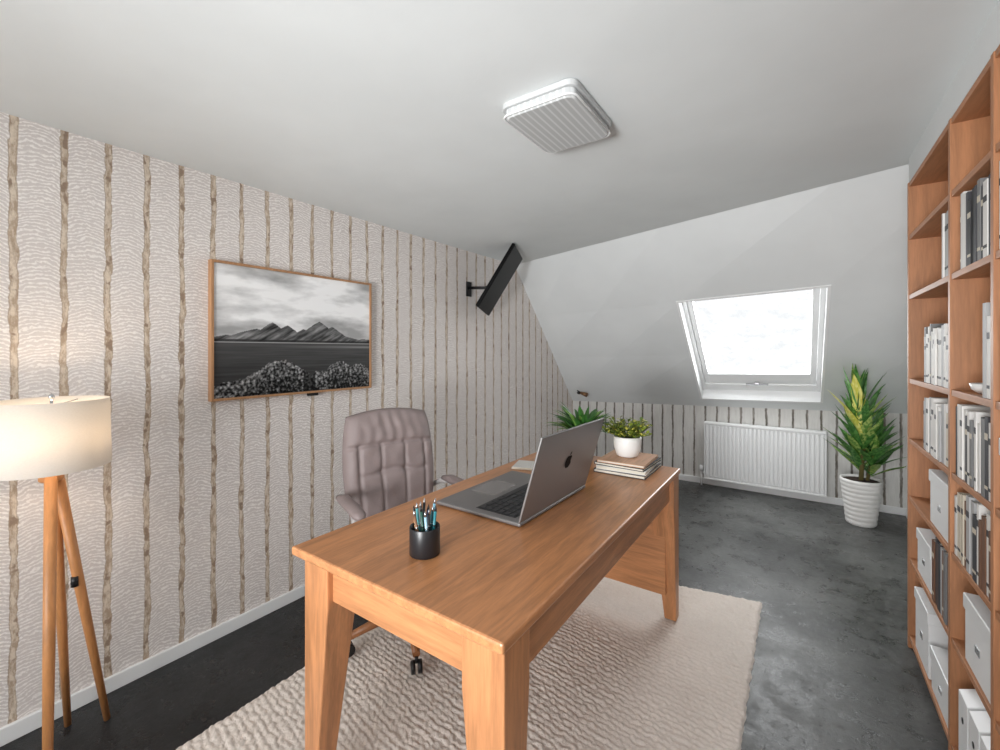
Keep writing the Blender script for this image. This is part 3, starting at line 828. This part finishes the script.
def storage_box(y, z, w, h, d, lab, fx=.410):
    o = thing('storage_box', lab, 'box', (fx, y, z+.001), group='white boxes on the shelves')
    bm = bmesh.new(); B(bm, (0.004, -w/2+.004, 0), (d-.004, w/2-.004, h-.004)); mk('box_body', bm, M_white, o, bevel=.003)
    bm = bmesh.new(); B(bm, (0, -w/2, h-.045), (d, w/2, h)); mk('box_lid', bm, M_enamel, o, bevel=.003)
    bm = bmesh.new(); B(bm, (.002, -.018, h*.38), (.005, .018, h*.48)); mk('label_holder', bm, M_chrome, o)
def mag_file(y, z, w, h, d, col, lab, fx=.410):
    o = thing('magazine_file', lab, 'magazine file', (fx, y, z+.001), group='magazine files on the shelves')
    bm = bmesh.new()
    prof = [(0, 0), (d, 0), (d, h), (d*.55, h), (0, h*.8)]
    vs0 = [bm.verts.new((x, -w/2, zz)) for x, zz in prof]; vs1 = [bm.verts.new((x, w/2, zz)) for x, zz in prof]
    bm.faces.new(vs0); bm.faces.new(vs1[::-1])
    for k in (0, 1, 2, 3, 4): bm.faces.new((vs0[k], vs0[(k+1) % 5], vs1[(k+1) % 5], vs1[k]))
    mk('file_body', bm, col, o, bevel=.0015)
    bm = bmesh.new(); lathe(bm, [(0, 0), (.009, 0), (.009, .001), (0, .001)], 16)
    mk('finger_hole', bm, M_black, o, loc=(-.0002, 0, h*.55), rot=(0, -pi/2, 0))
GR = ['white', 'pale grey', 'mid grey', 'cream', 'charcoal', 'white']
DK = ['charcoal', 'black', 'mid grey', 'white', 'charcoal']
wh = 'a beech shelf'
stand_books(2.04, 2.16, 1.60, ['blue grey', 'white', 'pale grey'], .21, .245, 'books on the upper shelf', where=wh)
stand_books(2.04, 2.44, 1.22, GR, .18, .235, 'books on the middle shelf', where=wh)
stand_books(2.04, 2.46, .95, ['white', 'white', 'pale grey', 'cream'], .17, .225, 'books on the fourth shelf', where=wh)
storage_box(2.19, .69, .28, .20, .24, 'white lidded storage box on a beech shelf')
stand_books(2.04, 2.28, .41, ['mid grey', 'charcoal', 'brown', 'pale grey'], .20, .25, 'books on the lower shelf', where=wh)
storage_box(2.18, .06, .26, .16, .25, 'white lidded storage box on the lowest shelf')
storage_box(2.47, .06, .24, .26, .25, 'tall white lidded storage box on the lowest shelf')
storage_box(2.43, .41, .24, .18, .24, 'low white lidded storage box on a beech shelf')
stand_books(1.652, 1.955, 1.60, ['white', 'pale grey', 'black', 'mid grey', 'white', 'charcoal', 'brown'], .19, .245, 'books on the upper shelf', where=wh)
stand_books(1.652, 1.74, 1.22, ['white', 'pale grey'], .2, .26, 'books on the middle shelf', where=wh)
stand_books(1.652, 2.008, .95, DK, .19, .23, 'books on the fourth shelf', where=wh)
stand_books(1.652, 2.008, .69, ['white', 'brown', 'pale grey', 'charcoal', 'cream'], .18, .23, 'books on the fifth shelf', where=wh)
storage_box(1.78, .41, .24, .20, .25, 'white lidded storage box on a beech shelf')
for k, yy in enumerate((1.70, 1.80, 1.90)): mag_file(yy, .06, .088, .28, .23, M_white, 'white magazine file on the lowest shelf')
bm = bmesh.new(); lathe(bm, [(0, 0), (.03, 0), (.045, .012), (.05, .03), (.046, .03), (.04, .014), (0, .006)], 24)
o = mk('small_bowl', bm, M_pot, loc=(.465, 1.86, 1.221), smooth=True); tag(o, 'small white ceramic bowl on a beech shelf', 'bowl')
stand_books(1.35, 1.615, 1.22, GR, .2, .24, 'books on the middle shelf', where=wh)
stand_books(1.30, 1.615, .69, GR, .17, .21, 'books on the fifth shelf', where=wh)
stand_books(1.35, 1.615, 1.60, DK, .18, .23, 'books on the upper shelf', where=wh)
storage_box(1.50, .95, .22, .18, .24, 'white lidded storage box on a beech shelf')

# ---------------------------------------------------------------- light
wld = bpy.data.worlds.new('sky'); scene.world = wld; wld.use_nodes = True
bg = wld.node_tree.nodes['Background']; bg.inputs[0].default_value = (.97, .985, 1, 1); bg.inputs[1].default_value = 1.2
def area(name, loc, rot, sx, sy, e, col):
    l = bpy.data.lights.new(name, 'AREA'); l.shape = 'RECTANGLE'; l.size = sx; l.size_y = sy; l.energy = e; l.color = col
    o = bpy.data.objects.new(name, l); COL.objects.link(o); o.location = loc; o.rotation_euler = rot; return o
c = W((u1+u2)/2, (v1+v2)/2, .40)
o = area('skylight_daylight', c, (0, 0, 0), 1.15, 1.5, 52, (.97, .99, 1))
o.rotation_euler = (-NRM).to_track_quat('-Z', 'Y').to_euler()
area('near_fill', (-.75, YB-.12, 1.35), (pi/2, 0, 0), 2.2, 1.25, 68, (.99, .99, 1))  # added fill light, posing as daylight from behind the camera
l = bpy.data.lights.new('soft_spot', 'SPOT'); l.energy = 420; l.spot_size = radians(64); l.spot_blend = 1.0; l.shadow_soft_size = .4; l.color = (.98, .99, 1)  # added spot, no fixture: lifts the far ceiling and slope
o = bpy.data.objects.new('soft_spot', l); COL.objects.link(o); o.location = (-.5, -1.7, 0.85)
o.rotation_euler = (Vector((-.95, 3.1, 2.10))-o.location).to_track_quat('-Z', 'Y').to_euler()
